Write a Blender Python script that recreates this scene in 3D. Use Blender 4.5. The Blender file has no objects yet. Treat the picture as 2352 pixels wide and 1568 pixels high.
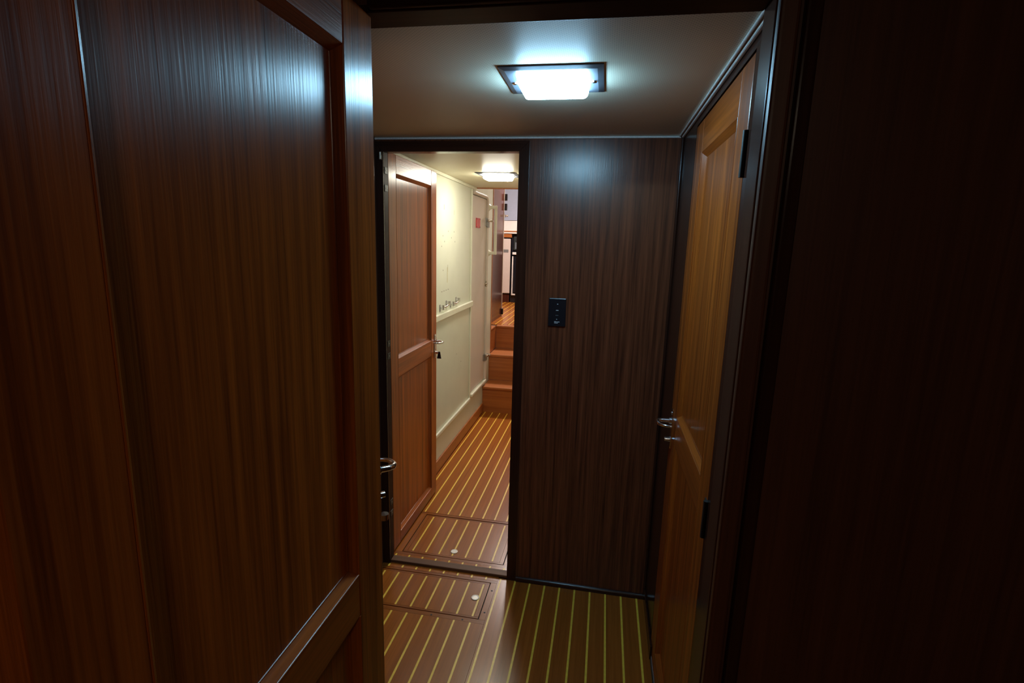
import bpy, bmesh, math, random
from mathutils import Vector, Matrix

scene = bpy.context.scene
COL = scene.collection
random.seed(4)

# ------------------------------------------------------------------ camera
F_PX, YAW, PITCH, ROLL, CAM_H = 1182.1, 0.1729, -0.1899, 0.029, 1.5
fw = Vector((-math.sin(YAW)*math.cos(PITCH), math.cos(YAW)*math.cos(PITCH), math.sin(PITCH)))
r0 = Vector((math.cos(YAW), math.sin(YAW), 0))
u0 = r0.cross(fw)
rt = math.cos(ROLL)*r0 + math.sin(ROLL)*u0
up = -math.sin(ROLL)*r0 + math.cos(ROLL)*u0
cam_d = bpy.data.cameras.new('camera')
cam_d.sensor_fit = 'HORIZONTAL'
cam_d.sensor_width = 36.0
cam_d.lens = F_PX / 2352 * 36.0
cam_d.clip_start = 0.02
cam = bpy.data.objects.new('camera', cam_d)
m = Matrix.Identity(4)
for i in range(3):
    m[i][0], m[i][1], m[i][2] = rt[i], up[i], -fw[i]
m[2][3] = CAM_H
cam.matrix_world = m
COL.objects.link(cam)
scene.camera = cam

# ------------------------------------------------------------------ world, light levels, exposure
world = bpy.data.worlds.new('world'); scene.world = world
world.use_nodes = True
world.node_tree.nodes['Background'].inputs[0].default_value = (0.5, 0.6, 0.8, 1)
world.node_tree.nodes['Background'].inputs[1].default_value = 0.02
vs = scene.view_settings
vs.view_transform = 'Standard'; vs.look = 'None'; vs.gamma = 1.0; vs.use_curve_mapping = False
vs.exposure = 0.12
PASSAGE_LAMP = ((0.37, 0.73, 1.0), 58.0)     # cool lamp over the passage
CORRIDOR_LAMP = ((1.0, 0.97, 0.82), 61.0)    # warm white lamp over the corridor
CABIN_FILL = ((1.0, 0.84, 0.62), 32.0)        # added lamp, out of view behind the camera, lights near door and jamb
SALOON_FILL = ((1.0, 0.88, 0.82), 160.0)      # added lamp, hidden above the header, brightens saloon and steps

# ------------------------------------------------------------------ materials
def new_mat(name):
    mt = bpy.data.materials.new(name); mt.use_nodes = True
    nt = mt.node_tree
    return mt, nt, nt.nodes['Principled BSDF']

def plain(name, col, rough=0.5, metal=0.0, var=0.08, vscale=30.0, bump=0.0, coat=0.0, spec=0.5):
    mt, nt, b = new_mat(name)
    tc = nt.nodes.new('ShaderNodeTexCoord')
    n = nt.nodes.new('ShaderNodeTexNoise'); n.inputs['Scale'].default_value = vscale; n.inputs['Detail'].default_value = 4
    nt.links.new(tc.outputs['Object'], n.inputs['Vector'])
    r = nt.nodes.new('ShaderNodeValToRGB')
    r.color_ramp.elements[0].position = 0.3; r.color_ramp.elements[1].position = 0.7
    r.color_ramp.elements[0].color = tuple(c*(1-var) for c in col) + (1,)
    r.color_ramp.elements[1].color = tuple(min(1, c*(1+var)) for c in col) + (1,)
    nt.links.new(n.outputs['Fac'], r.inputs['Fac'])
    nt.links.new(r.outputs['Color'], b.inputs['Base Color'])
    b.inputs['Roughness'].default_value = rough; b.inputs['Metallic'].default_value = metal
    b.inputs['Specular IOR Level'].default_value = spec
    b.inputs['Coat Weight'].default_value = coat; b.inputs['Coat Roughness'].default_value = 0.1
    if bump:
        bp = nt.nodes.new('ShaderNodeBump'); bp.inputs['Strength'].default_value = bump; bp.inputs['Distance'].default_value = 0.002
        nt.links.new(n.outputs['Fac'], bp.inputs['Height']); nt.links.new(bp.outputs['Normal'], b.inputs['Normal'])
    return mt

def wood(name, dark, light, grain='Z', freq=42.0, rough=0.32, bump=0.12, stretch=0.022, spec=0.5, contrast=(0.32, 0.70), fine=0.30, aniso=0.0):
    mt, nt, b = new_mat(name)
    L = nt.links
    tc = nt.nodes.new('ShaderNodeTexCoord')
    oi = nt.nodes.new('ShaderNodeObjectInfo')
    off = nt.nodes.new('ShaderNodeVectorMath'); off.operation = 'SCALE'; off.inputs[0].default_value = (7.3, 3.1, 5.7)
    L.new(oi.outputs['Random'], off.inputs['Scale'])
    add = nt.nodes.new('ShaderNodeVectorMath'); add.operation = 'ADD'
    L.new(tc.outputs['Object'], add.inputs[0]); L.new(off.outputs['Vector'], add.inputs[1])
    sc = {'X': (stretch, 1, 1), 'Y': (1, stretch, 1), 'Z': (1, 1, stretch)}[grain]
    mp = nt.nodes.new('ShaderNodeMapping'); mp.inputs['Scale'].default_value = tuple(s*freq for s in sc)
    L.new(add.outputs['Vector'], mp.inputs['Vector'])
    n1 = nt.nodes.new('ShaderNodeTexNoise'); n1.inputs['Scale'].default_value = 1.0; n1.inputs['Detail'].default_value = 5; n1.inputs['Roughness'].default_value = 0.62
    L.new(mp.outputs['Vector'], n1.inputs['Vector'])
    mp2 = nt.nodes.new('ShaderNodeMapping'); mp2.inputs['Scale'].default_value = tuple(s*freq*6 for s in sc)
    L.new(add.outputs['Vector'], mp2.inputs['Vector'])
    n2 = nt.nodes.new('ShaderNodeTexNoise'); n2.inputs['Scale'].default_value = 1.0; n2.inputs['Detail'].default_value = 3
    L.new(mp2.outputs['Vector'], n2.inputs['Vector'])
    mx = nt.nodes.new('ShaderNodeMix'); mx.data_type = 'FLOAT'; mx.inputs['Factor'].default_value = fine
    L.new(n1.outputs['Fac'], mx.inputs['A']); L.new(n2.outputs['Fac'], mx.inputs['B'])
    r = nt.nodes.new('ShaderNodeValToRGB')
    r.color_ramp.elements[0].position, r.color_ramp.elements[1].position = contrast
    r.color_ramp.elements[0].color = tuple(dark) + (1,); r.color_ramp.elements[1].color = tuple(light) + (1,)
    L.new(mx.outputs['Result'], r.inputs['Fac']); L.new(r.outputs['Color'], b.inputs['Base Color'])
    b.inputs['Roughness'].default_value = rough
    b.inputs['Specular IOR Level'].default_value = spec
    if aniso:
        tg = nt.nodes.new('ShaderNodeCombineXYZ'); tg.inputs[2].default_value = 1.0
        L.new(tg.outputs[0], b.inputs['Tangent'])
        b.inputs['Anisotropic'].default_value = aniso; b.inputs['Anisotropic Rotation'].default_value = 0.25
    bp = nt.nodes.new('ShaderNodeBump'); bp.inputs['Strength'].default_value = bump; bp.inputs['Distance'].default_value = 0.001
    L.new(n2.outputs['Fac'], bp.inputs['Height']); L.new(bp.outputs['Normal'], b.inputs['Normal'])
    return mt

def vinyl(name, col, dots=True, rough=0.52, dot_dark=0.5):
    mt, nt, b = new_mat(name); L = nt.links
    b.inputs['Roughness'].default_value = rough
    tc = nt.nodes.new('ShaderNodeTexCoord')
    n = nt.nodes.new('ShaderNodeTexNoise'); n.inputs['Scale'].default_value = 2.5; n.inputs['Detail'].default_value = 2
    L.new(tc.outputs['Object'], n.inputs['Vector'])
    r = nt.nodes.new('ShaderNodeValToRGB')
    r.color_ramp.elements[0].color = tuple(c*0.93 for c in col)+(1,); r.color_ramp.elements[1].color = tuple(c*1.05 for c in col)+(1,)
    L.new(n.outputs['Fac'], r.inputs['Fac'])
    if not dots:
        L.new(r.outputs['Color'], b.inputs['Base Color']); return mt
    mp = nt.nodes.new('ShaderNodeMapping'); k = 2*math.pi/0.0062
    mp.inputs['Scale'].default_value = (k, k, k); mp.inputs['Rotation'].default_value = (0, 0, math.radians(45))
    L.new(tc.outputs['Object'], mp.inputs['Vector'])
    sp = nt.nodes.new('ShaderNodeSeparateXYZ'); L.new(mp.outputs['Vector'], sp.inputs[0])
    s = []
    for ax in ('X', 'Y'):
        q = nt.nodes.new('ShaderNodeMath'); q.operation = 'COSINE'; L.new(sp.outputs[ax], q.inputs[0]); s.append(q)
    a = nt.nodes.new('ShaderNodeMath'); a.operation = 'ADD'; L.new(s[0].outputs[0], a.inputs[0]); L.new(s[1].outputs[0], a.inputs[1])
    mr = nt.nodes.new('ShaderNodeMapRange'); mr.inputs['From Min'].default_value = 1.0; mr.inputs['From Max'].default_value = 1.7
    mr.inputs['To Min'].default_value = 1.0; mr.inputs['To Max'].default_value = dot_dark
    L.new(a.outputs[0], mr.inputs['Value'])
    mul = nt.nodes.new('ShaderNodeVectorMath'); mul.operation = 'SCALE'
    L.new(r.outputs['Color'], mul.inputs[0]); L.new(mr.outputs['Result'], mul.inputs['Scale'])
    L.new(mul.outputs['Vector'], b.inputs['Base Color'])
    return mt

def emit(name, col, strength):
    mt, nt, b = new_mat(name)
    b.inputs['Base Color'].default_value = (0.85, 0.88, 0.9, 1); b.inputs['Roughness'].default_value = 0.3
    b.inputs['Emission Color'].default_value = tuple(col) + (1,); b.inputs['Emission Strength'].default_value = strength
    return mt

DOOR_D, DOOR_L = (0.170, 0.034, 0.006), (0.56, 0.130, 0.015)
M = {
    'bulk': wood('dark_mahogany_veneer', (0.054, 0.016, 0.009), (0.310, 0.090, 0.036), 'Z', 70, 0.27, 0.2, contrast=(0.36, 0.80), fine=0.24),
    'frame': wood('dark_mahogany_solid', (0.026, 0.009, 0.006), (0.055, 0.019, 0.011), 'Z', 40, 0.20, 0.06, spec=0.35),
    'frame_x': wood('dark_mahogany_solid_across', (0.026, 0.009, 0.006), (0.055, 0.019, 0.011), 'X', 40, 0.20, 0.06, spec=0.35),
    'header': wood('dark_mahogany_header', (0.022, 0.008, 0.006), (0.045, 0.016, 0.010), 'X', 40, 0.5, 0.05, spec=0.12),
    'jamb': wood('dark_mahogany_jamb', (0.055, 0.021, 0.013), (0.110, 0.042, 0.024), 'Z', 40, 0.2, 0.03, spec=0.2),
    'door_v': wood('mahogany_upright', DOOR_D, DOOR_L, 'Z', 42, 0.29, 0.35, aniso=0.6, contrast=(0.36, 0.66)),
    'door_h': wood('mahogany_across', DOOR_D, DOOR_L, 'X', 42, 0.32, 0.30),
    'plank': wood('teak_plank', (0.240, 0.066, 0.009), (0.420, 0.124, 0.018), 'Y', 60, 0.24, 0.06, spec=0.30),
    'plank_x': wood('teak_plank_across', (0.190, 0.052, 0.008), (0.330, 0.096, 0.015), 'X', 60, 0.24, 0.06, spec=0.30),
    'inlay': plain('yellow_inlay', (0.90, 0.60, 0.06), 0.35, var=0.1, vscale=60),
    'groove': plain('dark_seam', (0.02, 0.010, 0.006), 0.7),
    'sill': wood('worn_sill', (0.080, 0.034, 0.016), (0.200, 0.085, 0.038), 'X', 60, 0.5, 0.2, spec=0.25),
    'stair': wood('teak_step', (0.30, 0.085, 0.020), (0.50, 0.165, 0.045), 'X', 40, 0.34, 0.10),
    'cream': plain('cream_paint', (0.70, 0.70, 0.57), 0.35, var=0.03, vscale=6, bump=0.05),
    'cream_trim': plain('cream_trim_paint', (0.74, 0.72, 0.57), 0.35, var=0.03),
    'pinkish': plain('off_white_paint', (0.66, 0.56, 0.48), 0.4, var=0.03, vscale=8),
    'vinyl': vinyl('perforated_vinyl', (0.76, 0.69, 0.54)),
    'vinyl_plain': vinyl('plain_vinyl', (0.70, 0.63, 0.45), dots=False, rough=0.4),
    'piping': plain('pale_piping', (0.80, 0.80, 0.78), 0.4, var=0.15, vscale=400),
    'chrome': plain('chrome', (0.80, 0.80, 0.82), 0.14, 1.0, 0.02),
    'satin': plain('satin_metal', (0.34, 0.32, 0.30), 0.45, 0.6, 0.05),
    'lamp_plate': plain('lamp_plate_metal', (0.11, 0.12, 0.145), 0.5, 0.3, 0.05),
    'brass': plain('aged_nickel', (0.62, 0.55, 0.44), 0.25, 1.0, 0.1),
    'iron': plain('blackened_metal', (0.035, 0.038, 0.036), 0.45, 0.4, 0.2),
    'black': plain('black_plastic', (0.010, 0.010, 0.014), 0.28, var=0.1),
    'print': plain('white_print', (0.75, 0.78, 0.85), 0.5),
    'print_dim': plain('grey_print', (0.16, 0.17, 0.19), 0.5),
    'red': plain('red_plate', (0.62, 0.045, 0.05), 0.35, var=0.05),
    'pull': plain('pale_metal_pull', (0.80, 0.76, 0.68), 0.35, 0.2, 0.05),
    'locker': wood('locker_rosewood', (0.040, 0.010, 0.007), (0.105, 0.030, 0.018), 'Z', 35, 0.15, 0.03, spec=0.12),
    'bluegrey': plain('blue_grey_laminate', (0.36, 0.38, 0.47), 0.5, var=0.04),
    'white': plain('white_laminate', (0.80, 0.72, 0.66), 0.4, var=0.03),
    'cabinet': plain('blush_laminate', (0.66, 0.54, 0.48), 0.4, var=0.03),
    'oven': plain('oven_black', (0.012, 0.012, 0.016), 0.2, var=0.1),
    'grime': plain('grime', (0.30, 0.27, 0.20), 0.6), 'grime_soft': plain('soft_grime', (0.50, 0.47, 0.36), 0.6), 'stain': plain('old_glue', (0.62, 0.56, 0.33), 0.5),
    'subfloor': plain('subfloor', (0.03, 0.016, 0.010), 0.8),
    'cabin_wall': wood('cabin_mahogany', (0.060, 0.020, 0.011), (0.13, 0.045, 0.022), 'Z', 45, 0.4, 0.1),
}

# ------------------------------------------------------------------ mesh helpers
class B:
    def __init__(self): self.bm = bmesh.new()
    def box(self, x0, x1, y0, y1, z0, z1, bev=0.0, seg=2):
        r = bmesh.ops.create_cube(self.bm, size=1.0)
        vs_ = r['verts']
        for v in vs_:
            v.co = Vector(((x0+x1)/2 + v.co.x*(x1-x0), (y0+y1)/2 + v.co.y*(y1-y0), (z0+z1)/2 + v.co.z*(z1-z0)))
        if bev:
            es = list({e for v in vs_ for e in v.link_edges})
            bmesh.ops.bevel(self.bm, geom=es, offset=bev, segments=seg, affect='EDGES', profile=0.5)
        return self
    def cyl(self, p0, p1, r, n=16, r1=None):
        p0, p1 = Vector(p0), Vector(p1); d = p1-p0
        q = d.to_track_quat('Z', 'Y').to_matrix().to_4x4()
        mt = Matrix.Translation((p0+p1)/2) @ q
        bmesh.ops.create_cone(self.bm, cap_ends=True, segments=n, radius1=r, radius2=r if r1 is None else r1, depth=d.length, matrix=mt)
        return self
    def tube(self, pts, rad, n=10):
        pts = [Vector(p) for p in pts]
        if not isinstance(rad, (list, tuple)): rad = [rad]*len(pts)
        t0 = (pts[1]-pts[0]).normalized()
        nrm = Vector((0, 0, 1)) if abs(t0.z) < 0.9 else Vector((1, 0, 0))
        rings = []
        for i, p in enumerate(pts):
            t = (pts[min(i+1, len(pts)-1)] - pts[max(i-1, 0)]).normalized()
            nrm = (nrm - t*nrm.dot(t)).normalized(); bn = t.cross(nrm)
            rings.append([self.bm.verts.new(p + (nrm*math.cos(2*math.pi*k/n) + bn*math.sin(2*math.pi*k/n))*rad[i]) for k in range(n)])
        for a, b in zip(rings, rings[1:]):
            for k in range(n): self.bm.faces.new((a[k], a[(k+1) % n], b[(k+1) % n], b[k]))
        self.bm.faces.new(list(reversed(rings[0]))); self.bm.faces.new(rings[-1])
        return self
    def prism(self, poly, axis, a, b):
        """poly: 2D points in the plane across axis; extruded from a to b"""
        def P(u, v, w):
            return {'X': (w, u, v), 'Y': (u, w, v), 'Z': (u, v, w)}[axis]
        va = [self.bm.verts.new(P(u, v, a)) for u, v in poly]
        vb = [self.bm.verts.new(P(u, v, b)) for u, v in poly]
        n = len(poly)
        self.bm.faces.new(va); self.bm.faces.new(list(reversed(vb)))
        for i in range(n): self.bm.faces.new((va[i], vb[i], vb[(i+1) % n], va[(i+1) % n]))
        return self
    def lathe(self, prof, c, n=24):
        c = Vector(c); rings = []
        for r, z in prof:
            rings.append([self.bm.verts.new(c + Vector((r*math.cos(2*math.pi*k/n), r*math.sin(2*math.pi*k/n), z))) for k in range(n)])
        for a, b in zip(rings, rings[1:]):
            for k in range(n): self.bm.faces.new((a[k], a[(k+1) % n], b[(k+1) % n], b[k]))
        self.bm.faces.new(list(reversed(rings[0]))); self.bm.faces.new(rings[-1])
        return self
    def xform(self, mat): bmesh.ops.transform(self.bm, matrix=mat, verts=self.bm.verts); return self

def tag(o, label=None, cat=None, group=None, kind=None):
    if label: o['label'] = label
    if cat: o['category'] = cat
    if group: o['group'] = group
    if kind: o['kind'] = kind
    return o

def obj(name, b, mat, parent=None, smooth=False, base=True):
    bmesh.ops.recalc_face_normals(b.bm, faces=b.bm.faces)
    me = bpy.data.meshes.new(name)
    loc = Vector((0, 0, 0))
    if parent is None and base:
        xs = [v.co.x for v in b.bm.verts]; ys = [v.co.y for v in b.bm.verts]; zs = [v.co.z for v in b.bm.verts]
        loc = Vector(((min(xs)+max(xs))/2, (min(ys)+max(ys))/2, min(zs)))
        bmesh.ops.translate(b.bm, vec=-loc, verts=b.bm.verts)
    b.bm.to_mesh(me); b.bm.free()
    me.materials.append(M[mat] if isinstance(mat, str) else mat)
    if smooth:
        for p in me.polygons: p.use_smooth = True
        try: me.set_sharp_from_angle(angle=math.radians(40))
        except Exception: pass
    o = bpy.data.objects.new(name, me); COL.objects.link(o)
    o.location = loc
    if parent is not None: o.parent = parent
    return o

def empty(name, loc, rz=0.0):
    o = bpy.data.objects.new(name, None); COL.objects.link(o)
    o.location = loc; o.rotation_euler = (0, 0, rz); o.empty_display_size = 0.05
    return o

def share(src, parent, loc):
    c = src.copy(); COL.objects.link(c); c.parent = parent; c.location = loc
    return c

def bx(name, mat, parent, x0, x1, y0, y1, z0, z1, bev=0.0, seg=2, smooth=False):
    return obj(name, B().box(x0, x1, y0, y1, z0, z1, bev, seg), mat, parent, smooth)

def struct(name, mat, label, cat, *boxes, bev=0.0):
    b = B()
    for q in boxes: b.box(*q, bev)
    return tag(obj(name, b, mat), label, cat, kind='structure')

# ------------------------------------------------------------------ key dimensions (metres, from the camera solve)
YB = 2.064            # far bulkhead, passage side
ZC = 1.90             # passage ceiling
XR = 0.256            # right wall of the passage
XLW = -0.945          # left wall of the passage
XCW = -1.01           # white wall of the corridor
OL, OR_, OT = -0.911, -0.353, 1.845   # far doorway
LX0, LD = -0.3786, 0.0666             # floor inlay grid
def lx(i): return LX0 + i*LD

# ------------------------------------------------------------------ floor of passage and corridor
floor = tag(obj('floor', B().box(-1.06, 0.30, -1.60, 4.33, -0.05, -0.006), 'subfloor', base=False),
            'varnished plank floor with yellow inlay lines through passage and corridor', 'floor', kind='structure')
GAP = 0.0004
cache = {}
def plank(parent, x0, x1, y0, y1, mat='plank', z=0.0, t=0.006, name='plank'):
    key = (name, round(x1-x0, 4), round(y1-y0, 4), mat, t)
    if key not in cache:
        w, l = (x1-x0)/2-GAP, (y1-y0)/2-GAP
        o = obj(name, B().box(-w, w, -l, l, -t, 0), mat, parent); cache[key] = o
    else:
        o = share(cache[key], parent, (0, 0, 0))
    pl = parent.location
    o.location = ((x0+x1)/2-pl.x, (y0+y1)/2-pl.y, z-pl.z)
    return o
def strip(parent, x, y0, y1, z=0.0, hw=0.0042):
    return plank(parent, x-hw, x+hw, y0, y1, 'inlay', z+0.0005, 0.005, 'inlay_strip')
def cells(xa, xb, lo=-12, hi=14):
    xs = [xa] + [lx(i) for i in range(lo, hi) if xa+0.012 < lx(i) < xb-0.008] + [xb]
    return list(zip(xs, xs[1:]))
HX = -0.390                                        # right edge of the frame around the near hatch
for a, b in cells(HX, XR-0.004): plank(floor, a, b, 0.60, YB-0.004)
for i in range(0, 10): strip(floor, lx(i), 0.60, YB-0.008)
for a, b in cells(XLW, HX):
    plank(floor, a, b, 0.60, 1.764); plank(floor, a, b, 2.036, YB+0.004)
for i in range(-8, 0): strip(floor, lx(i), 0.60, 1.763); strip(floor, lx(i), 2.037, 2.057)
plank(floor, XLW, HX, 1.764, 1.7865, 'plank_x', name='hatch_frame')
plank(floor, XLW, HX, 2.0205, 2.036, 'plank_x', name='hatch_frame')
plank(floor, -0.4165, HX, 1.7865, 2.0205, 'plank', name='hatch_frame')
for x, y in ((-0.401, 1.968), (-0.402, 1.83), (-0.48, 1.772), (-0.611, 1.772)):
    obj('screw_hole', B().cyl((x, y, -0.001), (x, y, 0.0006), 0.0038, 14), 'groove', floor)
# corridor part
for a, b in cells(XCW+0.012, -0.30):
    plank(floor, a, b, 2.100, 2.138); plank(floor, a, b, 2.538, 4.325)
for i in range(-8, 1): strip(floor, lx(i), 2.112, 2.1375)
for i in range(-9, 1): strip(floor, lx(i), 2.541, 4.318)
plank(floor, XCW+0.012, -0.30, 2.138, 2.158, 'plank_x', name='hatch_frame')
plank(floor, XCW+0.012, -0.30, 2.519, 2.536, 'plank_x', name='hatch_frame')
plank(floor, XCW+0.012, -0.893, 2.158, 2.519, 'plank', name='hatch_frame')
plank(floor, -0.386, -0.30, 2.158, 2.519, 'plank', name='hatch_frame')

def hatch(x0, x1, y0, y1, ly0, ly1, px, py, label):
    h = empty('floor_hatch', ((x0+x1)/2, (y0+y1)/2, -0.006))
    tag(h, label, 'floor hatch', 'lift-out hatches in the plank floor')
    e = 0.0135
    g = 0.0030
    cx, cy = h.location.x, h.location.y
    def pk(name, a, b, c, d, mat): return plank(h, a, b, c, d, mat, 0.0, 0.006, name)
    pk('edge_board', x0+g, x1-g, y0+g, y0+e, 'plank_x'); pk('edge_board', x0+g, x1-g, y1-e, y1-g, 'plank_x')
    pk('edge_board', x1-e-0.008, x1-g, y0+e, y1-e, 'plank'); pk('edge_board', x0+g, x0+e+0.008, y0+e, y1-e, 'plank')
    for a, b in cells(x0+e+0.008, x1-e-0.008): pk('plank', a, b, y0+e, y1-e, 'plank')
    for i in range(-12, 3):
        if x0+0.025 < lx(i) < x1-0.02: strip(h, lx(i), ly0, ly1)
    p = obj('ring_pull', B().lathe([(0.0172, 0.0), (0.0172, 0.0016), (0.0156, 0.0026), (0.0130, 0.0024), (0.0118, 0.0014), (0.0001, 0.0014)], (px-cx, py-cy, 0.0065)), 'pull', h, True)
    tag(p, 'pale round flush pull')
    return h
hatch(XLW, -0.417, 1.787, 2.020, 1.799, 2.003, -0.461, 1.909, 'floor hatch with pale round pull on the passage side of the sill')
hatch(-0.892, -0.387, 2.1585, 2.5155, 2.175, 2.498, -0.644, 2.211, 'floor hatch with pale round pull beyond the sill beside open door')

# sill of the far doorway
tag(obj('trim_1', B().box(OL-0.02, OR_+0.005, 2.066, 2.108, -0.002, 0.012, 0.003), 'sill'), 'worn dark wooden sill across the floor of far doorway', 'sill', kind='structure')

# ------------------------------------------------------------------ far bulkhead and its doorway
struct('wall_far', 'bulk', 'dark glossy mahogany bulkhead with upright grain facing the camera', 'wall',
       (OR_+0.012, XR+0.03, YB, YB+0.036, -0.006, ZC+0.03), (XLW-0.05, OL-0.012, YB, YB+0.036, -0.006, ZC+0.03),
       (OL-0.012, OR_+0.012, YB, YB+0.036, OT+0.012, ZC+0.03))
fr = tag(empty('trim_2', ((OL+OR_)/2, YB, 0)), 'dark mahogany casing around the far doorway with blackened hinge leaves', 'door frame', kind='structure')
fx = fr.location.x; fy = fr.location.y
bx('jamb', 'header', fr, OL-fx-0.012, OL-fx, -0.002, 0.040, 0.0, OT+0.012, 0.002)
bx('jamb', 'frame', fr, OR_-fx, OR_-fx+0.012, -0.002, 0.040, 0.0, OT+0.012, 0.002)
bx('head_jamb', 'frame_x', fr, OL-fx, OR_-fx, -0.002, 0.040, OT, OT+0.012, 0.002)
def mitred(name, poly):   # casing board: polygon in x-z, from y=-0.007 to 0
    return obj(name, B().prism(poly, 'Y', -0.0075, -0.0005), 'frame' if name == 'casing' else 'frame_x', fr)
a0, a1 = OL-fx, OR_-fx; c = 0.040; T = OT
mitred('casing', [(a1+0.0005, 0), (a1+c, 0), (a1+c, T+c-0.001), (a1+0.0005, T)])
mitred('casing', [(a0-0.033, 0), (a0-0.0005, 0), (a0-0.0005, T), (a0-0.033, T+0.032)])
mitred('head_casing', [(a0-0.0005, T+0.0005), (a1+0.0005, T+0.0005), (a1+c, T+c), (a0-0.033, T+c), (a0-0.033, T+0.033)])
for zz in (1.775, 1.705, 1.05, 0.995, 0.30, 0.245):
    h = obj('hinge_leaf', B().box(a0-0.0005, a0+0.0018, 0.004, 0.034, zz-0.013, zz+0.013, 0.0006), 'iron', fr)
    obj('screw', B().cyl((a0+0.001, 0.019, zz), (a0+0.0026, 0.019, zz), 0.003, 10), 'satin', h)
obj('catch', B().cyl((a0-0.010, -0.014, 1.816), (a0-0.010, -0.014, 1.842), 0.005, 12).box(a0-0.016, a0-0.004, -0.012, -0.007, 1.813, 1.845, 0.001), 'brass', fr, True)

# quarter-round along the foot of the bulkhead and corner bead
tag(obj('baseboard_far', B().prism([(YB, 0.0), (YB-0.012, 0.0), (YB-0.012, 0.008), (YB-0.010, 0.014), (YB-0.005, 0.019), (YB, 0.020)], 'X', OR_+0.041, XR-0.003), 'frame_x', smooth=True),
    'slim dark rounded moulding along the foot of the far bulkhead', 'baseboard', kind='structure')
tag(obj('trim_3', B().cyl((XR-0.004, YB-0.004, 0.02), (XR-0.004, YB-0.004, ZC-0.008), 0.0055, 14), 'frame', smooth=True),
    'thin upright corner bead where bulkhead meets the right wall', 'moulding', kind='structure')

# ------------------------------------------------------------------ passage walls and ceiling
DR0, DR1, DRT = 1.118, 1.770, 1.872
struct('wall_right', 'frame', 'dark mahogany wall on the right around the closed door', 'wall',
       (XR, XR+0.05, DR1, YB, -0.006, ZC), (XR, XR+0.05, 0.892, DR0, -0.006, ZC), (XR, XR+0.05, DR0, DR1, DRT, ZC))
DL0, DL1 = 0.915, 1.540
struct('wall_left', 'cabin_wall', 'dark mahogany wall on the left behind the near open door', 'wall',
       (XLW-0.05, XLW, DL1, YB, -0.006, ZC), (XLW-0.05, XLW, DL0, DL1, 1.87, ZC))
tag(obj('ceiling', B().box(XLW-0.05, XR+0.05, 0.86, YB+0.036, ZC, ZC+0.03), 'vinyl', base=False),
    'beige perforated vinyl ceiling over the passage', 'ceiling', kind='structure')
tag(obj('baseboard_right', B().box(XR-0.007, XR, 1.72, YB-0.012, 0.0, 0.055, 0.002), 'frame'), 'low dark baseboard at the foot of right wall', 'baseboard', kind='structure')
tag(obj('trim_4', B().tube([(XLW, YB-0.005, ZC-0.0045), (XR-0.012, YB-0.005, ZC-0.0045)], 0.0042, 10), 'piping', smooth=True),
    'pale piping where ceiling meets the far bulkhead', 'piping', kind='structure')
tag(obj('trim_5', B().tube([(XR-0.0165, 0.892, ZC-0.003), (XR-0.0165, YB-0.010, ZC-0.003)], 0.0031, 10), 'piping', smooth=True),
    'pale piping along ceiling edge, upper of the two beside right wall', 'piping', kind='structure')
tag(obj('trim_6', B().box(XR-0.010, XR-0.0005, 0.892, YB-0.010, ZC-0.009, ZC-0.0008, 0.003), 'piping'),
    'pale flat bead along ceiling edge, lower of the two beside right wall', 'piping', kind='structure')
tag(obj('trim_7', B().box(XR-0.002, XR+0.05, DR0, DR1, 0.0, 0.016, 0.003), 'satin'), 'low metal-edged sill under the closed right door', 'sill', kind='structure')

# ------------------------------------------------------------------ doors
def ring(b, x0, x1, z0, z1, y_out, y_in, w, sides):
    """sloped moulding ring inside an opening, from the frame face down to the panel"""
    o = [(x0, z0), (x1, z0), (x1, z1), (x0, z1)]
    n = [(x0+w, z0+w), (x1-w, z0+w), (x1-w, z1-w), (x0+w, z1-w)]
    for k in sides:
        p, q = k, (k+1) % 4
        A = b.bm.verts.new((o[p][0], y_out, o[p][1])); Bv = b.bm.verts.new((o[q][0], y_out, o[q][1]))
        Cc = b.bm.verts.new((n[q][0], y_in, n[q][1])); D = b.bm.verts.new((n[p][0], y_in, n[p][1]))
        E_ = b.bm.verts.new((o[p][0], y_in, o[p][1])); F_ = b.bm.verts.new((o[q][0], y_in, o[q][1]))
        b.bm.faces.new((A, Bv, Cc, D)); b.bm.faces.new((E_, D, Cc, F_)); b.bm.faces.new((A, E_, F_, Bv))
        b.bm.faces.new((A, D, E_)); b.bm.faces.new((Bv, F_, Cc))
        if k != 2: b.tube([A.co.copy(), Bv.co.copy()], 0.0017, 8); b.tube([D.co.copy(), Cc.co.copy()], 0.0017, 8)
    return b

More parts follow.
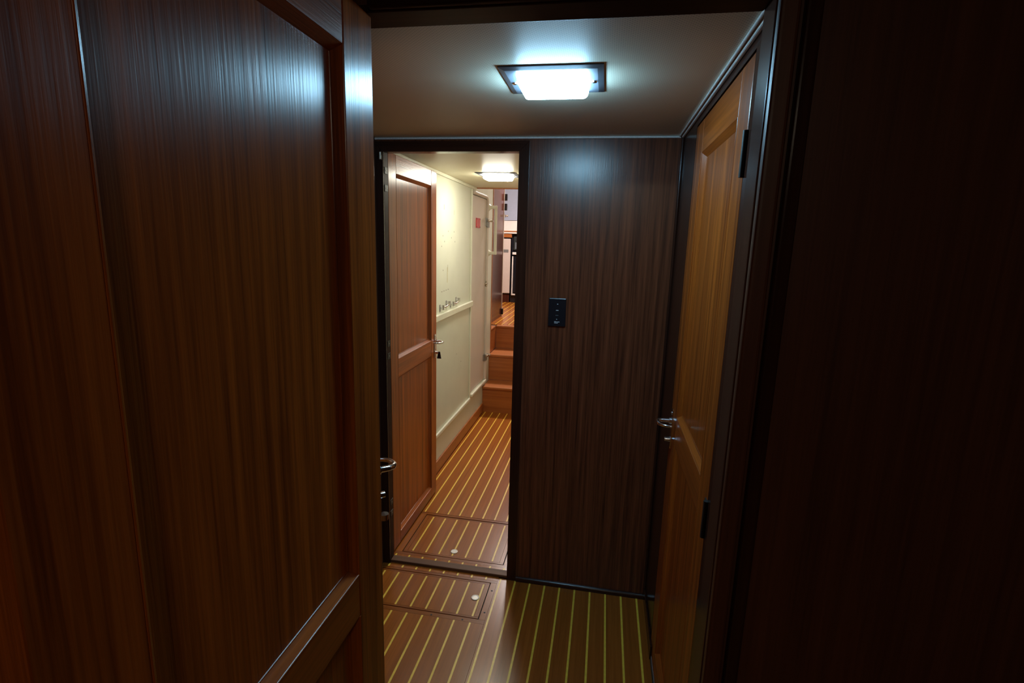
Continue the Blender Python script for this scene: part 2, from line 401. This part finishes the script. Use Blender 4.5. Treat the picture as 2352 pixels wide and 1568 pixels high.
def handle(door, hx, yf, sgn, hz, out=0.052, ln=0.062, knob=True):
    """lever that loops out and back; yf is the face, sgn the outward direction along local y"""
    pl = obj('handle_plate', B().box(hx-0.011, hx+0.011, min(yf, yf+sgn*0.0035), max(yf, yf+sgn*0.0035), hz-0.096, hz+0.040, 0.0015), 'chrome', door, True)
    pts, rad = [], []
    path = [(0, 0.0), (0, 0.3), (0, 0.62), (-0.06, 0.86), (-0.22, 0.99), (-0.45, 1.0), (-0.70, 0.90), (-0.90, 0.66), (-0.98, 0.40), (-1.0, 0.18)]
    for i, (u, v) in enumerate(path):
        pts.append((hx+u*ln, yf+sgn*v*out, hz)); rad.append(0.0085-0.0042*i/(len(path)-1))
    obj('lever', B().tube(pts, rad, 12), 'chrome', door, True)
    obj('rose', B().cyl((hx, yf, hz), (hx, yf+sgn*0.012, hz), 0.0115, 18), 'chrome', door, True)
    if knob: obj('lock_knob', B().cyl((hx, yf, hz-0.066), (hx, yf+sgn*0.022, hz-0.066), 0.0095, 16, 0.0075), 'chrome', door, True)
    obj('plate_screw', B().cyl((hx, yf+sgn*0.003, hz+0.028), (hx, yf+sgn*0.007, hz+0.028), 0.0045, 12), 'chrome', pl, True)

def make_door(name, loc, rz, W, z0, z1, T, sl, sr, rails, label, faces=(1,), hinge_face=None, hinge_zs=(), hz=0.935, hinge_mat='iron', hin=0.036):
    """local x runs from hinge to free edge, local y through the thickness; rails = (bottom_top, mid_bot, mid_top, top_bot)"""
    d = tag(empty(name, (loc[0], loc[1], 0), rz), label, 'door', kind='structure')
    bt, mb, mtp, tb = rails
    bv = 0.0022
    bx('stile', 'door_v', d, 0, sl, 0, T, z0, z1, bv)
    bx('stile', 'door_v', d, W-sr, W, 0, T, z0, z1, bv)
    bx('top_rail', 'door_h', d, sl, W-sr, 0.0004, T-0.0004, tb, z1, bv)
    bx('middle_rail', 'door_h', d, sl, W-sr, 0.0004, T-0.0004, mb, mtp, bv)
    bx('bottom_rail', 'door_h', d, sl, W-sr, 0.0004, T-0.0004, z0, bt, bv)
    rc = min(0.015, T/2-0.002)
    for (p0, p1) in ((bt, mb), (mtp, tb)):
        pn = bx('panel', 'door_v', d, sl+0.001, W-sr-0.001, rc, T-rc, p0+0.001, p1-0.001)
        for yo, yi in ((0.001, rc), (T-0.001, T-rc)):
            for k in range(4):
                obj('moulding', ring(B(), sl, W-sr, p0, p1, yo, yi, 0.0135, (k,)), 'door_h' if k % 2 == 0 else 'door_v', pn, True)
    for s in faces:
        handle(d, W-hin, T if s > 0 else 0.0, 1 if s > 0 else -1, hz)
    for zz in hinge_zs:
        y = (T if hinge_face > 0 else 0.0); s = hinge_face
        hg = obj('hinge', B().cyl((-0.004, y+s*0.003, zz-0.044), (-0.004, y+s*0.003, zz+0.044), 0.006, 12), hinge_mat, d, True)
        obj('hinge_leaf', B().box(-0.004, 0.018, min(y, y+s*0.0018), max(y, y+s*0.0018), zz-0.042, zz+0.042), hinge_mat, hg)
    return d

TD = 0.044
# near door, swung open towards the camera on the left
XN, YN = -0.385, 0.835
near = make_door('door_1', (XN-TD, YN), -math.pi/2, 0.585, 0.012, 1.841, TD, 0.094, 0.094, (0.10, 0.848, 0.929, 1.770),
    'large mahogany panelled door standing open at the left edge nearest the camera', (1, -1), -1, (1.70, 0.95, 0.25))
# door of the left wall, ajar, all but its handle hidden behind the near door
ajar = make_door('door_2', (-0.914, 1.514), math.radians(-50), 0.62, 0.012, 1.860, 0.030, 0.090, 0.090, (0.09, 0.862, 0.948, 1.781),
    'door ajar in left wall, only its curved chrome handle showing past the near door', (1,), -1, (1.70, 0.95, 0.25), hz=0.951, hin=0.035)
obj('bolt_eye', B().cyl((0.585, 0.030, 0.826), (0.585, 0.056, 0.826), 0.006, 12).cyl((0.585, 0.050, 0.819), (0.585, 0.050, 0.833), 0.011, 14), 'chrome', ajar, True)
# corridor door, swung open along the white wall
farD = make_door('door_3', (-0.925, 2.138), math.pi/2, 0.640, 0.010, 1.861, 0.042, 0.084, 0.086, (0.068, 0.862, 0.950, 1.780),
    'mahogany panelled door swung open against the white corridor wall', (-1,), None, (), hz=0.938, hin=0.027)
# closed door in the right wall
rightD = make_door('door_4', (XR+TD, DR0+0.004), math.pi/2, 0.644, 0.016, 1.867, TD, 0.095, 0.118, (0.09, 0.868, 0.962, 1.772),
    'closed orange-brown mahogany panelled door in the right wall', (1,), 1, (1.682, 0.905, 0.20), hz=0.925, hin=0.038, hinge_mat='iron')
# key fob hanging from the lock of the corridor door
tag(obj('key_fob', B().prism([(-0.005, 0.0), (0.005, 0.0), (0.012, -0.040), (-0.012, -0.040)], 'Y', -0.003, 0.003).xform(Matrix.Translation((-0.900, 2.752, 0.878))), 'black'),
    'small black key fob hanging at the lock of open corridor door', 'key fob')

# ------------------------------------------------------------------ near doorway: header, right jamb, bulkhead around the camera's cabin
NB0, NB1 = 0.832, 0.890
NJ = 0.208; NH = 1.845
struct('wall_near', 'cabin_wall', 'dark mahogany bulkhead around the near doorway', 'wall',
       (NJ+0.012, 1.20, NB0, NB1-0.004, -0.006, 2.02), (-1.30, XN-0.034, NB0+0.006, NB1-0.004, -0.006, 2.02), (XN-0.034, NJ+0.012, NB0, NB1-0.004, NH+0.012, 2.02))
nf = tag(empty('trim_8', ((XN+NJ)/2, NB0, 0)), 'dark mahogany frame of the near doorway with header across the top', 'door frame', kind='structure')
nx = nf.location.x; ny = nf.location.y
bx('jamb', 'jamb', nf, NJ-nx, NJ-nx+0.012, -0.006, 0.058, 0, NH+0.012, 0.003, 3)
bx('head_jamb', 'header', nf, XN-0.034-nx, NJ-nx, -0.004, 0.058, NH, NH+0.012, 0.003, 3)
bx('casing', 'cabin_wall', nf, NJ-nx+0.002, NJ-nx+0.030, -0.020, -0.001, 0, NH+0.03, 0.006, 3)
bx('casing', 'frame', nf, NJ-nx+0.037, NJ-nx+0.060, -0.013, -0.001, 0, NH+0.04, 0.005, 3)
bx('head_casing', 'header', nf, XN-nx, NJ-nx+0.002, -0.016, -0.001, NH+0.002, NH+0.035, 0.005, 3)
# cabin the camera stands in
struct('wall_back', 'cabin_wall', 'dark mahogany back wall of the cabin', 'wall', (-1.30, 1.20, -1.64, -1.60, -0.006, 2.02))
struct('wall_left', 'cabin_wall', 'dark mahogany left wall of the near cabin', 'wall', (-1.34, -1.30, -1.64, 0.89, -0.006, 2.02))
struct('wall_right', 'cabin_wall', 'dark mahogany right wall of the near cabin', 'wall', (1.20, 1.24, -1.64, 0.89, -0.006, 2.02))
struct('ceiling', 'vinyl', 'beige vinyl ceiling of the near cabin', 'ceiling', (-1.34, 1.24, -1.64, 0.90, 2.02, 2.05))
struct('floor', 'plank', 'plain plank floor of the near cabin', 'floor', (-1.34, 1.24, -1.64, 0.597, -0.05, 0.0), (0.30, 1.24, 0.597, 0.89, -0.05, 0.0), (-1.34, -1.06, 0.597, 0.89, -0.05, 0.0))
# locker behind the left door
struct('wall_left', 'cabin_wall', 'dark inner wall beyond the ajar left door', 'wall', (-1.66, -1.62, 0.89, 2.10, -0.05, 1.93), (-1.62, -0.995, 0.89, 0.912, -0.05, 1.93),
       (-1.62, -0.995, 2.08, 2.10, -0.05, 1.93), (-1.62, -0.995, 0.89, 2.10, 1.90, 1.93), (-1.62, -1.06, 0.89, 2.10, -0.05, -0.006))
# space behind the right door
struct('wall_right', 'cabin_wall', 'dark inner wall behind the closed right door', 'wall', (0.36, 0.38, 0.89, YB+0.036, -0.05, 1.93))

# ------------------------------------------------------------------ corridor beyond the far doorway
YS = 4.32                       # foot of the steps
cw = struct('wall_left', 'cream', 'cream painted wall along the left of the corridor', 'wall', (XCW-0.04, XCW, YB+0.036, 3.872, -0.05, 2.70), (XCW-0.04, XCW, 4.376, 4.60, -0.05, 2.70),
       (XCW-0.04, XCW, 3.872, 4.376, -0.05, 0.288), (XCW-0.04, XCW, 3.872, 4.376, 1.852, 2.70))
struct('wall_right', 'cream', 'cream painted wall along the right of the corridor', 'wall', (-0.30, -0.26, YB+0.036, 4.86, -0.05, 2.70))
tag(obj('ceiling', B().box(XCW-0.04, -0.26, YB+0.036, 3.965, ZC+0.003, ZC+0.03), 'vinyl_plain', base=False), 'smooth beige vinyl ceiling over the corridor', 'ceiling', kind='structure')
tag(obj('trim_9', B().box(XCW, -0.30, 3.965, 3.995, ZC-0.004, ZC+0.06, 0.003), 'stair'), 'red-brown wooden edge where the corridor ceiling ends', 'moulding', kind='structure')
tag(obj('trim_10', B().box(XCW, XCW+0.012, YB+0.036, 3.965, ZC-0.016, ZC+0.003, 0.003), 'cream_trim'), 'cream bead along the ceiling edge of the corridor', 'moulding', kind='structure')
tag(obj('baseboard_left', B().box(XCW, XCW+0.010, YB+0.036, YS, 0.0, 0.083, 0.002), 'stair'), 'red-brown wooden baseboard along the cream corridor wall', 'baseboard', kind='structure')
tag(obj('trim_11', B().box(XCW, XCW+0.022, 2.78, 3.862, 1.006, 1.048, 0.005), 'cream_trim'), 'cream ledge halfway up the corridor wall under two hooks', 'ledge', kind='structure')
tag(obj('trim_12', B().box(XCW, XCW+0.008, 3.838, 3.868, 0.24, ZC-0.016, 0.003), 'cream_trim'), 'cream upright batten beside the narrow corridor door', 'moulding', kind='structure')
tag(obj('trim_13', B().box(XCW, XCW+0.016, 2.30, 3.836, 0.246, 0.274, 0.006), 'cream_trim'), 'cream low moulding on the corridor wall, longer run', 'moulding', kind='structure')
tag(obj('trim_14', B().box(XCW, XCW+0.018, 3.890, 4.392, 0.262, 0.286, 0.006), 'cream_trim'), 'cream low moulding under the narrow corridor door', 'moulding', kind='structure')

def scuff(y0, y1, z0, z1, mat):
    w = cw
    lo = w.location
    bx('scuff_mark', mat, w, XCW-0.0002-lo.x, XCW+0.0004-lo.x, y0-lo.y, y1-lo.y, z0-lo.z, z1-lo.z)
for y, z in ((3.155, 1.525), (3.19, 1.49), (3.13, 1.46), (3.27, 1.555), (3.34, 1.515), (3.42, 1.49), (3.40, 1.555), (3.16, 1.31), (3.48, 0.70), (3.60, 0.62)):
    scuff(y, y+0.007, z, z+0.008, 'grime')
scuff(3.18, 3.186, 1.69, 1.72, 'grime'); scuff(3.40, 3.404, 1.67, 1.70, 'stain')
scuff(3.250, 3.262, 1.23, 1.33, 'stain'); scuff(3.262, 3.268, 1.30, 1.345, 'grime_soft')
for k in range(4): scuff(3.13+0.045*k, 3.152+0.045*k, 1.178+0.0015*k, 1.182+0.0015*k, 'grime')

# narrow off-white door in the corridor wall
nd = tag(empty('door_5', (XCW, 4.124, 0.0)), 'narrow off-white door with red plate and metal latches in corridor wall', 'door', kind='structure')
bx('leaf', 'pinkish', nd, -0.030, -0.004, -0.248, 0.248, 0.292, 1.848, 0.003)
fb = B()
fb.tube([(0.002, 0.262, 0.29), (0.002, 0.262, 1.80), (0.002, 0.256, 1.838), (0.002, 0.236, 1.860), (0.002, 0.20, 1.866), (0.002, -0.25, 1.866)], 0.012, 10)
obj('door_frame', fb, 'pinkish', nd, True)
def latch(z, s=1.0):
    l = obj('latch', B().box(-0.004, 0.004, 0.205, 0.245, z-0.034*s, z+0.034*s, 0.001).box(0.0, 0.014, 0.243, 0.300, z-0.045*s, z+0.030*s, 0.004), 'satin', nd)
    obj('latch_arm', B().box(0.012, 0.034, 0.225, 0.310, z+0.004, z+0.022, 0.003).cyl((0.02, 0.29, z+0.013), (0.046, 0.29, z+0.013), 0.008, 12), 'brass', l, True)
latch(1.662); latch(0.492, 0.85)
obj('catch', B().box(-0.004, 0.012, 0.225, 0.285, 1.135, 1.150, 0.002).cyl((0.004, 0.25, 1.12), (0.004, 0.25, 1.165), 0.006, 10), 'brass', nd, True)
obj('hinge', B().box(-0.004, 0.004, -0.247, -0.240, 1.60, 1.68, 0.001), 'iron', nd)
obj('hinge', B().box(-0.004, 0.004, -0.247, -0.240, 0.98, 1.05, 0.001), 'iron', nd)
pl = tag(obj('plate', B().box(XCW-0.004, XCW+0.002, 4.010, 4.132, 1.606, 1.682, 0.001), 'red'), 'small red plate with black corner screws on narrow corridor door', 'sign')
for yy in (4.018, 4.124):
    for zz in (1.613, 1.675):
        obj('screw', B().cyl((0.0, yy-4.071, zz-1.606), (0.0045, yy-4.071, zz-1.606), 0.006, 10), 'black', pl)

# grab rail on the strip of wall by the steps
gr = tag(empty('grab_rail', (XCW, 4.425, 1.405)), 'cream upright grab rail on wall beside the steps', 'grab rail')
for zz in (0.0, 0.385):
    bx('bracket', 'cream_trim', gr, 0.0, 0.078, -0.012, 0.012, zz-0.013, zz+0.013, 0.004)
    obj('foot', B().cyl((0.0, 0, zz), (0.010, 0, zz), 0.032, 16).cyl((0.010, 0, zz), (0.028, 0, zz), 0.026, 16, 0.013), 'cream_trim', gr, True)
bx('bar', 'cream_trim', gr, 0.055, 0.077, -0.010, 0.010, 0.0, 0.385, 0.004)

# cabin hooks on the ledge
def cabin_hook(y0, dz, label):
    h = tag(empty('cabin_hook', (XCW, y0, 1.048)), label, 'hook', 'hooks above the cream ledge')
    bx('base_plate', 'satin', h, 0.0, 0.003, -0.009, 0.009, 0.010, 0.054, 0.001)
    bx('base_plate', 'satin', h, 0.0, 0.003, 0.123, 0.141, 0.024, 0.068, 0.001)
    obj('eye', B().cyl((0.004, 0.006, 0.034), (0.024, 0.006, 0.034), 0.006, 12).cyl((0.020, 0.006, 0.020), (0.020, 0.006, 0.052), 0.009, 12), 'chrome', h, True)
    obj('eye', B().cyl((0.004, 0.132, 0.048), (0.024, 0.132, 0.048), 0.006, 12).cyl((0.020, 0.132, 0.036), (0.020, 0.132, 0.064), 0.010, 12), 'chrome', h, True)
    obj('hook_rod', B().tube([(0.022, 0.006, 0.036), (0.024, 0.06, 0.034+dz), (0.024, 0.120, 0.040+dz), (0.024, 0.145, 0.046+dz)], 0.0042, 8), 'brass', h, True)
    return h
cabin_hook(3.100, 0.004, 'metal cabin hook on corridor wall, the one nearer the open door')
cabin_hook(3.325, 0.0, 'metal cabin hook on corridor wall, the one nearer the steps')

# ------------------------------------------------------------------ steps up to the saloon
st = tag(empty('staircase', (-0.655, YS, 0)), 'orange-brown wooden steps rising at the end of corridor', 'stairs')
sx0, sx1 = XCW+0.001+0.655, -0.301+0.655
def riser(y, z0, z1): return bx('riser', 'stair', st, sx0, sx1, y-YS, y-YS+0.018, z0, z1)
def tread(y0, y1, z): return bx('tread', 'stair', st, sx0, sx1, y0-YS-0.014, y1-YS, z-0.022, z, 0.006, 3)
riser(YS, -0.004, 0.215); tread(YS, 4.555, 0.237); riser(4.555, 0.237, 0.458); tread(4.555, 4.862, 0.480); riser(4.862, 0.480, 0.680)
bx('nosing', 'stair', st, sx0, sx1, 4.862-YS-0.014, 4.862-YS+0.045, 0.680, 0.702, 0.006, 3)
sl = tag(empty('side_ledge', (XCW-0.04, 4.735, 0.48)), 'orange-brown boxed ledge at the left of top step', 'ledge')
bx('side_board', 'stair', sl, -0.045, 0.0395, -0.132, 0.126, 0.0, 0.200)
bx('nosing', 'stair', sl, -0.045, 0.0405, -0.134, 0.112, 0.200, 0.222, 0.006, 3)
tag(obj('trim_15', B().box(XCW-0.045, XCW+0.004, 4.600, 4.622, 0.702, 2.70, 0.003), 'stair'), 'red-brown upright edge where the cream wall ends by the steps', 'moulding', kind='structure')

# ------------------------------------------------------------------ saloon above the steps
ZU = 0.702
fl2 = tag(obj('floor', B().box(-2.2, 1.3, 4.866, 7.5, ZU-0.05, ZU-0.006), 'subfloor', base=False), 'orange-brown plank floor with yellow lines above the steps', 'floor', kind='structure')
xs = [-1.70 + 0.0666*k for k in range(0, 22)]
for a, b in zip(xs, xs[1:]):
    plank(fl2, a, b, 4.910, 5.55, 'plank', ZU); plank(fl2, a, b, 5.552, 7.35, 'plank', ZU)
for x in xs[1:-1]:
    strip(fl2, x, 4.92, 5.54, ZU, 0.0028); strip(fl2, x, 5.56, 7.35, ZU, 0.0028)
plank(fl2, -1.09, -0.30, 4.908-0.001, 4.911, 'plank_x', ZU, name='edge_board')
lk = tag(empty('tall_locker', (-1.12, 5.29, ZU)), 'tall dark glossy wooden locker standing left above the steps', 'locker')
bx('side', 'locker', lk, -0.35, 0.030, -0.42, 0.215, 0.0, 1.95, 0.003)
bx('edge_trim', 'pinkish', lk, 0.012, 0.034, 0.216, 0.232, 0.0, 1.95, 0.002)
bx('front', 'locker', lk, -0.35, 0.012, 0.216, 0.236, 0.02, 1.93, 0.003)
for zz in (1.265, 1.165):
    bx('latch_block', 'black', lk, 0.010, 0.060, 0.234, 0.262, zz-0.035, zz+0.035, 0.004)
for zz in (1.375, 1.075):
    obj('hinge', B().box(-0.01, 0.075, 0.238, 0.250, zz-0.010, zz+0.010, 0.003).cyl((0.03, 0.25, zz-0.020), (0.03, 0.25, zz+0.020), 0.010, 10), 'chrome', lk, True)
bx('foot', 'black', lk, 0.032, 0.050, 0.20, 0.230, 0.02, 0.085, 0.003)

YG = 6.84
gc = tag(empty('galley_cabinet', (-1.44, YG+0.25, ZU)), 'blush fronted galley cabinet seen through far doorway', 'cabinet')
bx('body', 'oven', gc, -0.30, 0.185, -0.24, 0.26, 0.0, 0.86)
bx('kick_board', 'locker', gc, -0.30, 0.185, -0.245, -0.24, 0.0, 0.11)
dd = bx('cabinet_door', 'cabinet', gc, -0.28, 0.190, -0.262, -0.241, 0.125, 0.845, 0.004)
bx('finger_pull', 'satin', dd, 0.02, 0.165, -0.2635, -0.261, 0.665, 0.705, 0.001)
bx('drawer_front', 'stair', gc, -0.28, 0.205, -0.27, -0.235, 0.862, 0.910, 0.003)
ov = tag(empty('oven', (-1.02, YG+0.26, ZU)), 'black built-in oven beside the galley cabinet', 'oven')
bx('body', 'oven', ov, -0.222, 0.30, -0.24, 0.26, 0.0, 0.90)
bx('door', 'black', ov, -0.185, 0.29, -0.262, -0.241, 0.14, 0.62, 0.004)
bx('door_edge', 'white', ov, -0.205, -0.190, -0.266, -0.240, 0.10, 0.62, 0.002)
bx('door_edge', 'white', ov, -0.190, 0.29, -0.266, -0.240, 0.10, 0.118, 0.002)
bx('handle', 'white', ov, -0.200, 0.29, -0.285, -0.262, 0.640, 0.672, 0.004)
bx('control_panel', 'iron', ov, -0.19, 0.29, -0.256, -0.241, 0.70, 0.875, 0.003)
bx('display', 'print_dim', ov, -0.17, -0.06, -0.2575, -0.2555, 0.715, 0.80, 0.001)
ct = tag(empty('countertop', (-1.22, YG+0.25, ZU+0.912)), 'white galley countertop with wooden edge strip', 'countertop')
bx('slab', 'white', ct, -0.52, 0.50, -0.28, 0.29, 0.0, 0.022, 0.003)
bx('edge_strip', 'stair', ct, -0.52, 0.50, -0.284, -0.27, 0.022, 0.036, 0.002)
tag(obj('splash_panel', B().box(-1.74, -0.72, 7.12, 7.142, ZU+0.935, ZU+1.090, 0.002), 'white'), 'off-white splash panel above the galley countertop', 'panel')
tag(obj('upper_panel', B().box(-1.74, -0.72, 7.11, 7.14, ZU+1.094, ZU+1.95, 0.002), 'bluegrey'), 'blue-grey panel above the galley splash panel', 'panel')
struct('wall_back', 'white', 'off-white wall behind the galley', 'wall', (-2.2, 1.3, 7.40, 7.44, ZU-0.05, 2.70))
struct('wall_left', 'locker', 'dark wooden left wall of the saloon', 'wall', (-2.24, -2.2, 4.6, 7.44, ZU-0.05, 2.70))
struct('wall_right', 'locker', 'dark wooden right wall of the saloon', 'wall', (1.3, 1.34, 4.6, 7.44, ZU-0.05, 2.70))
struct('wall_near', 'cream', 'cream wall at the near end of the saloon', 'wall', (-2.2, XCW-0.045, 4.56, 4.60, 0.0, 2.70), (-0.26, 1.3, 4.82, 4.86, 0.0, 2.70), (XCW-0.04, -0.26, 3.93, 3.96, ZC+0.032, 2.70))
struct('ceiling', 'vinyl_plain', 'plain ceiling over the saloon', 'ceiling', (-2.24, 1.34, 3.93, 7.44, 2.70, 2.73))

# ------------------------------------------------------------------ ceiling lamps, and added fill lamps out of view
def lamp(loc, colour, strength, label, mat_name):
    L_ = tag(empty('ceiling_light', loc), label, 'lamp')
    pb = B()
    o = [(-0.122, -0.108), (0.122, -0.108), (0.122, 0.108), (-0.122, 0.108)]
    n_ = [(-0.108, -0.094), (0.108, -0.094), (0.108, 0.094), (-0.108, 0.094)]
    va = [pb.bm.verts.new((x, y, -0.0003)) for x, y in o]; vb = [pb.bm.verts.new((x, y, -0.003)) for x, y in o]; vc = [pb.bm.verts.new((x, y, -0.007)) for x, y in n_]
    pb.bm.faces.new(va); pb.bm.faces.new(vc)
    for k in range(4):
        q = (k+1) % 4
        pb.bm.faces.new((va[k], va[q], vb[q], vb[k])); pb.bm.faces.new((vb[k], vb[q], vc[q], vc[k]))
    pl_ = obj('back_plate', pb, 'lamp_plate', L_)
    lb = B()
    z = [-0.0068, -0.012, -0.026, -0.031, -0.033]
    hw = [0.083, 0.083, 0.081, 0.078, 0.071]; hd = [0.086, 0.086, 0.068, 0.061, 0.052]
    rings = []
    for zz, a, b in zip(z, hw, hd):
        rr = 0.012; pts = []
        for (sx, sy, t0) in ((1, 1, 0), (-1, 1, 90), (-1, -1, 180), (1, -1, 270)):
            for t in (0, 30, 60, 90):
                an = math.radians(t0+t); pts.append((sx*(a-rr)+rr*math.cos(an), sy*(b-rr)+rr*math.sin(an)))
        rings.append([lb.bm.verts.new((x, y, zz)) for x, y in pts])
    for a, b in zip(rings, rings[1:]):
        for k in range(16): lb.bm.faces.new((a[k], a[(k+1) % 16], b[(k+1) % 16], b[k]))
    lb.bm.faces.new(rings[0]); lb.bm.faces.new(rings[-1])
    obj('lens', lb, emit(mat_name, colour, strength), L_, True)
    for s in (-1, 1):
        obj('screw', B().lathe([(0.007, -0.0072), (0.006, -0.0100), (0.0001, -0.0115)], (s*0.099, 0.0, 0.0), 12), 'chrome', pl_, True)
    return L_
lamp((-0.152, 1.370, ZC), *PASSAGE_LAMP, 'square ceiling lamp with cool bluish glow over the passage', 'cool_lens')
lamp((-0.673, 3.200, ZC+0.003), *CORRIDOR_LAMP, 'warm white ceiling lamp over corridor seen through far doorway', 'warm_lens')
lamp((0.10, -0.85, 2.02), *CABIN_FILL, 'added unseen fill lamp in the near cabin behind the camera', 'cabin_fill_lens')
sal = lamp((-0.75, 5.75, 2.70), *SALOON_FILL, 'added unseen fill lamp over the saloon above the steps', 'saloon_fill_lens')
sal.scale = (2.0, 2.0, 1.0)

# ------------------------------------------------------------------ keypad on the bulkhead
sw = tag(empty('wall_switch', (-0.1785, YB, 1.172)), 'black wall keypad with tiny white print on far bulkhead', 'switch')
bx('face_plate', 'black', sw, -0.0350, 0.0350, -0.008, 0.0, 0.0, 0.114, 0.0028, 2)
def mark(x0, x1, z0, z1, mat='print'):
    return bx('print', mat, sw, x0, x1, -0.00835, -0.0079, z0, z1)
mark(-0.0012, 0.0028, 0.0895, 0.0918)
for k in range(3): mark(-0.0045+k*0.0034, -0.0018+k*0.0034, 0.0640, 0.0668)
for k in range(4): mark(-0.0062+k*0.0031, -0.0038+k*0.0031, 0.0440, 0.0466, 'print_dim')
mark(-0.0022, 0.0012, 0.0280, 0.0305)
for k in range(4): mark(-0.0100+k*0.0025, -0.0081+k*0.0025, 0.0178, 0.0206)
for k in range(4): mark(0.0016+k*0.0025, 0.0035+k*0.0025, 0.0172, 0.0200)
for k in range(6): mark(-0.0098+k*0.0024, -0.0079+k*0.0024, 0.0128, 0.0156)
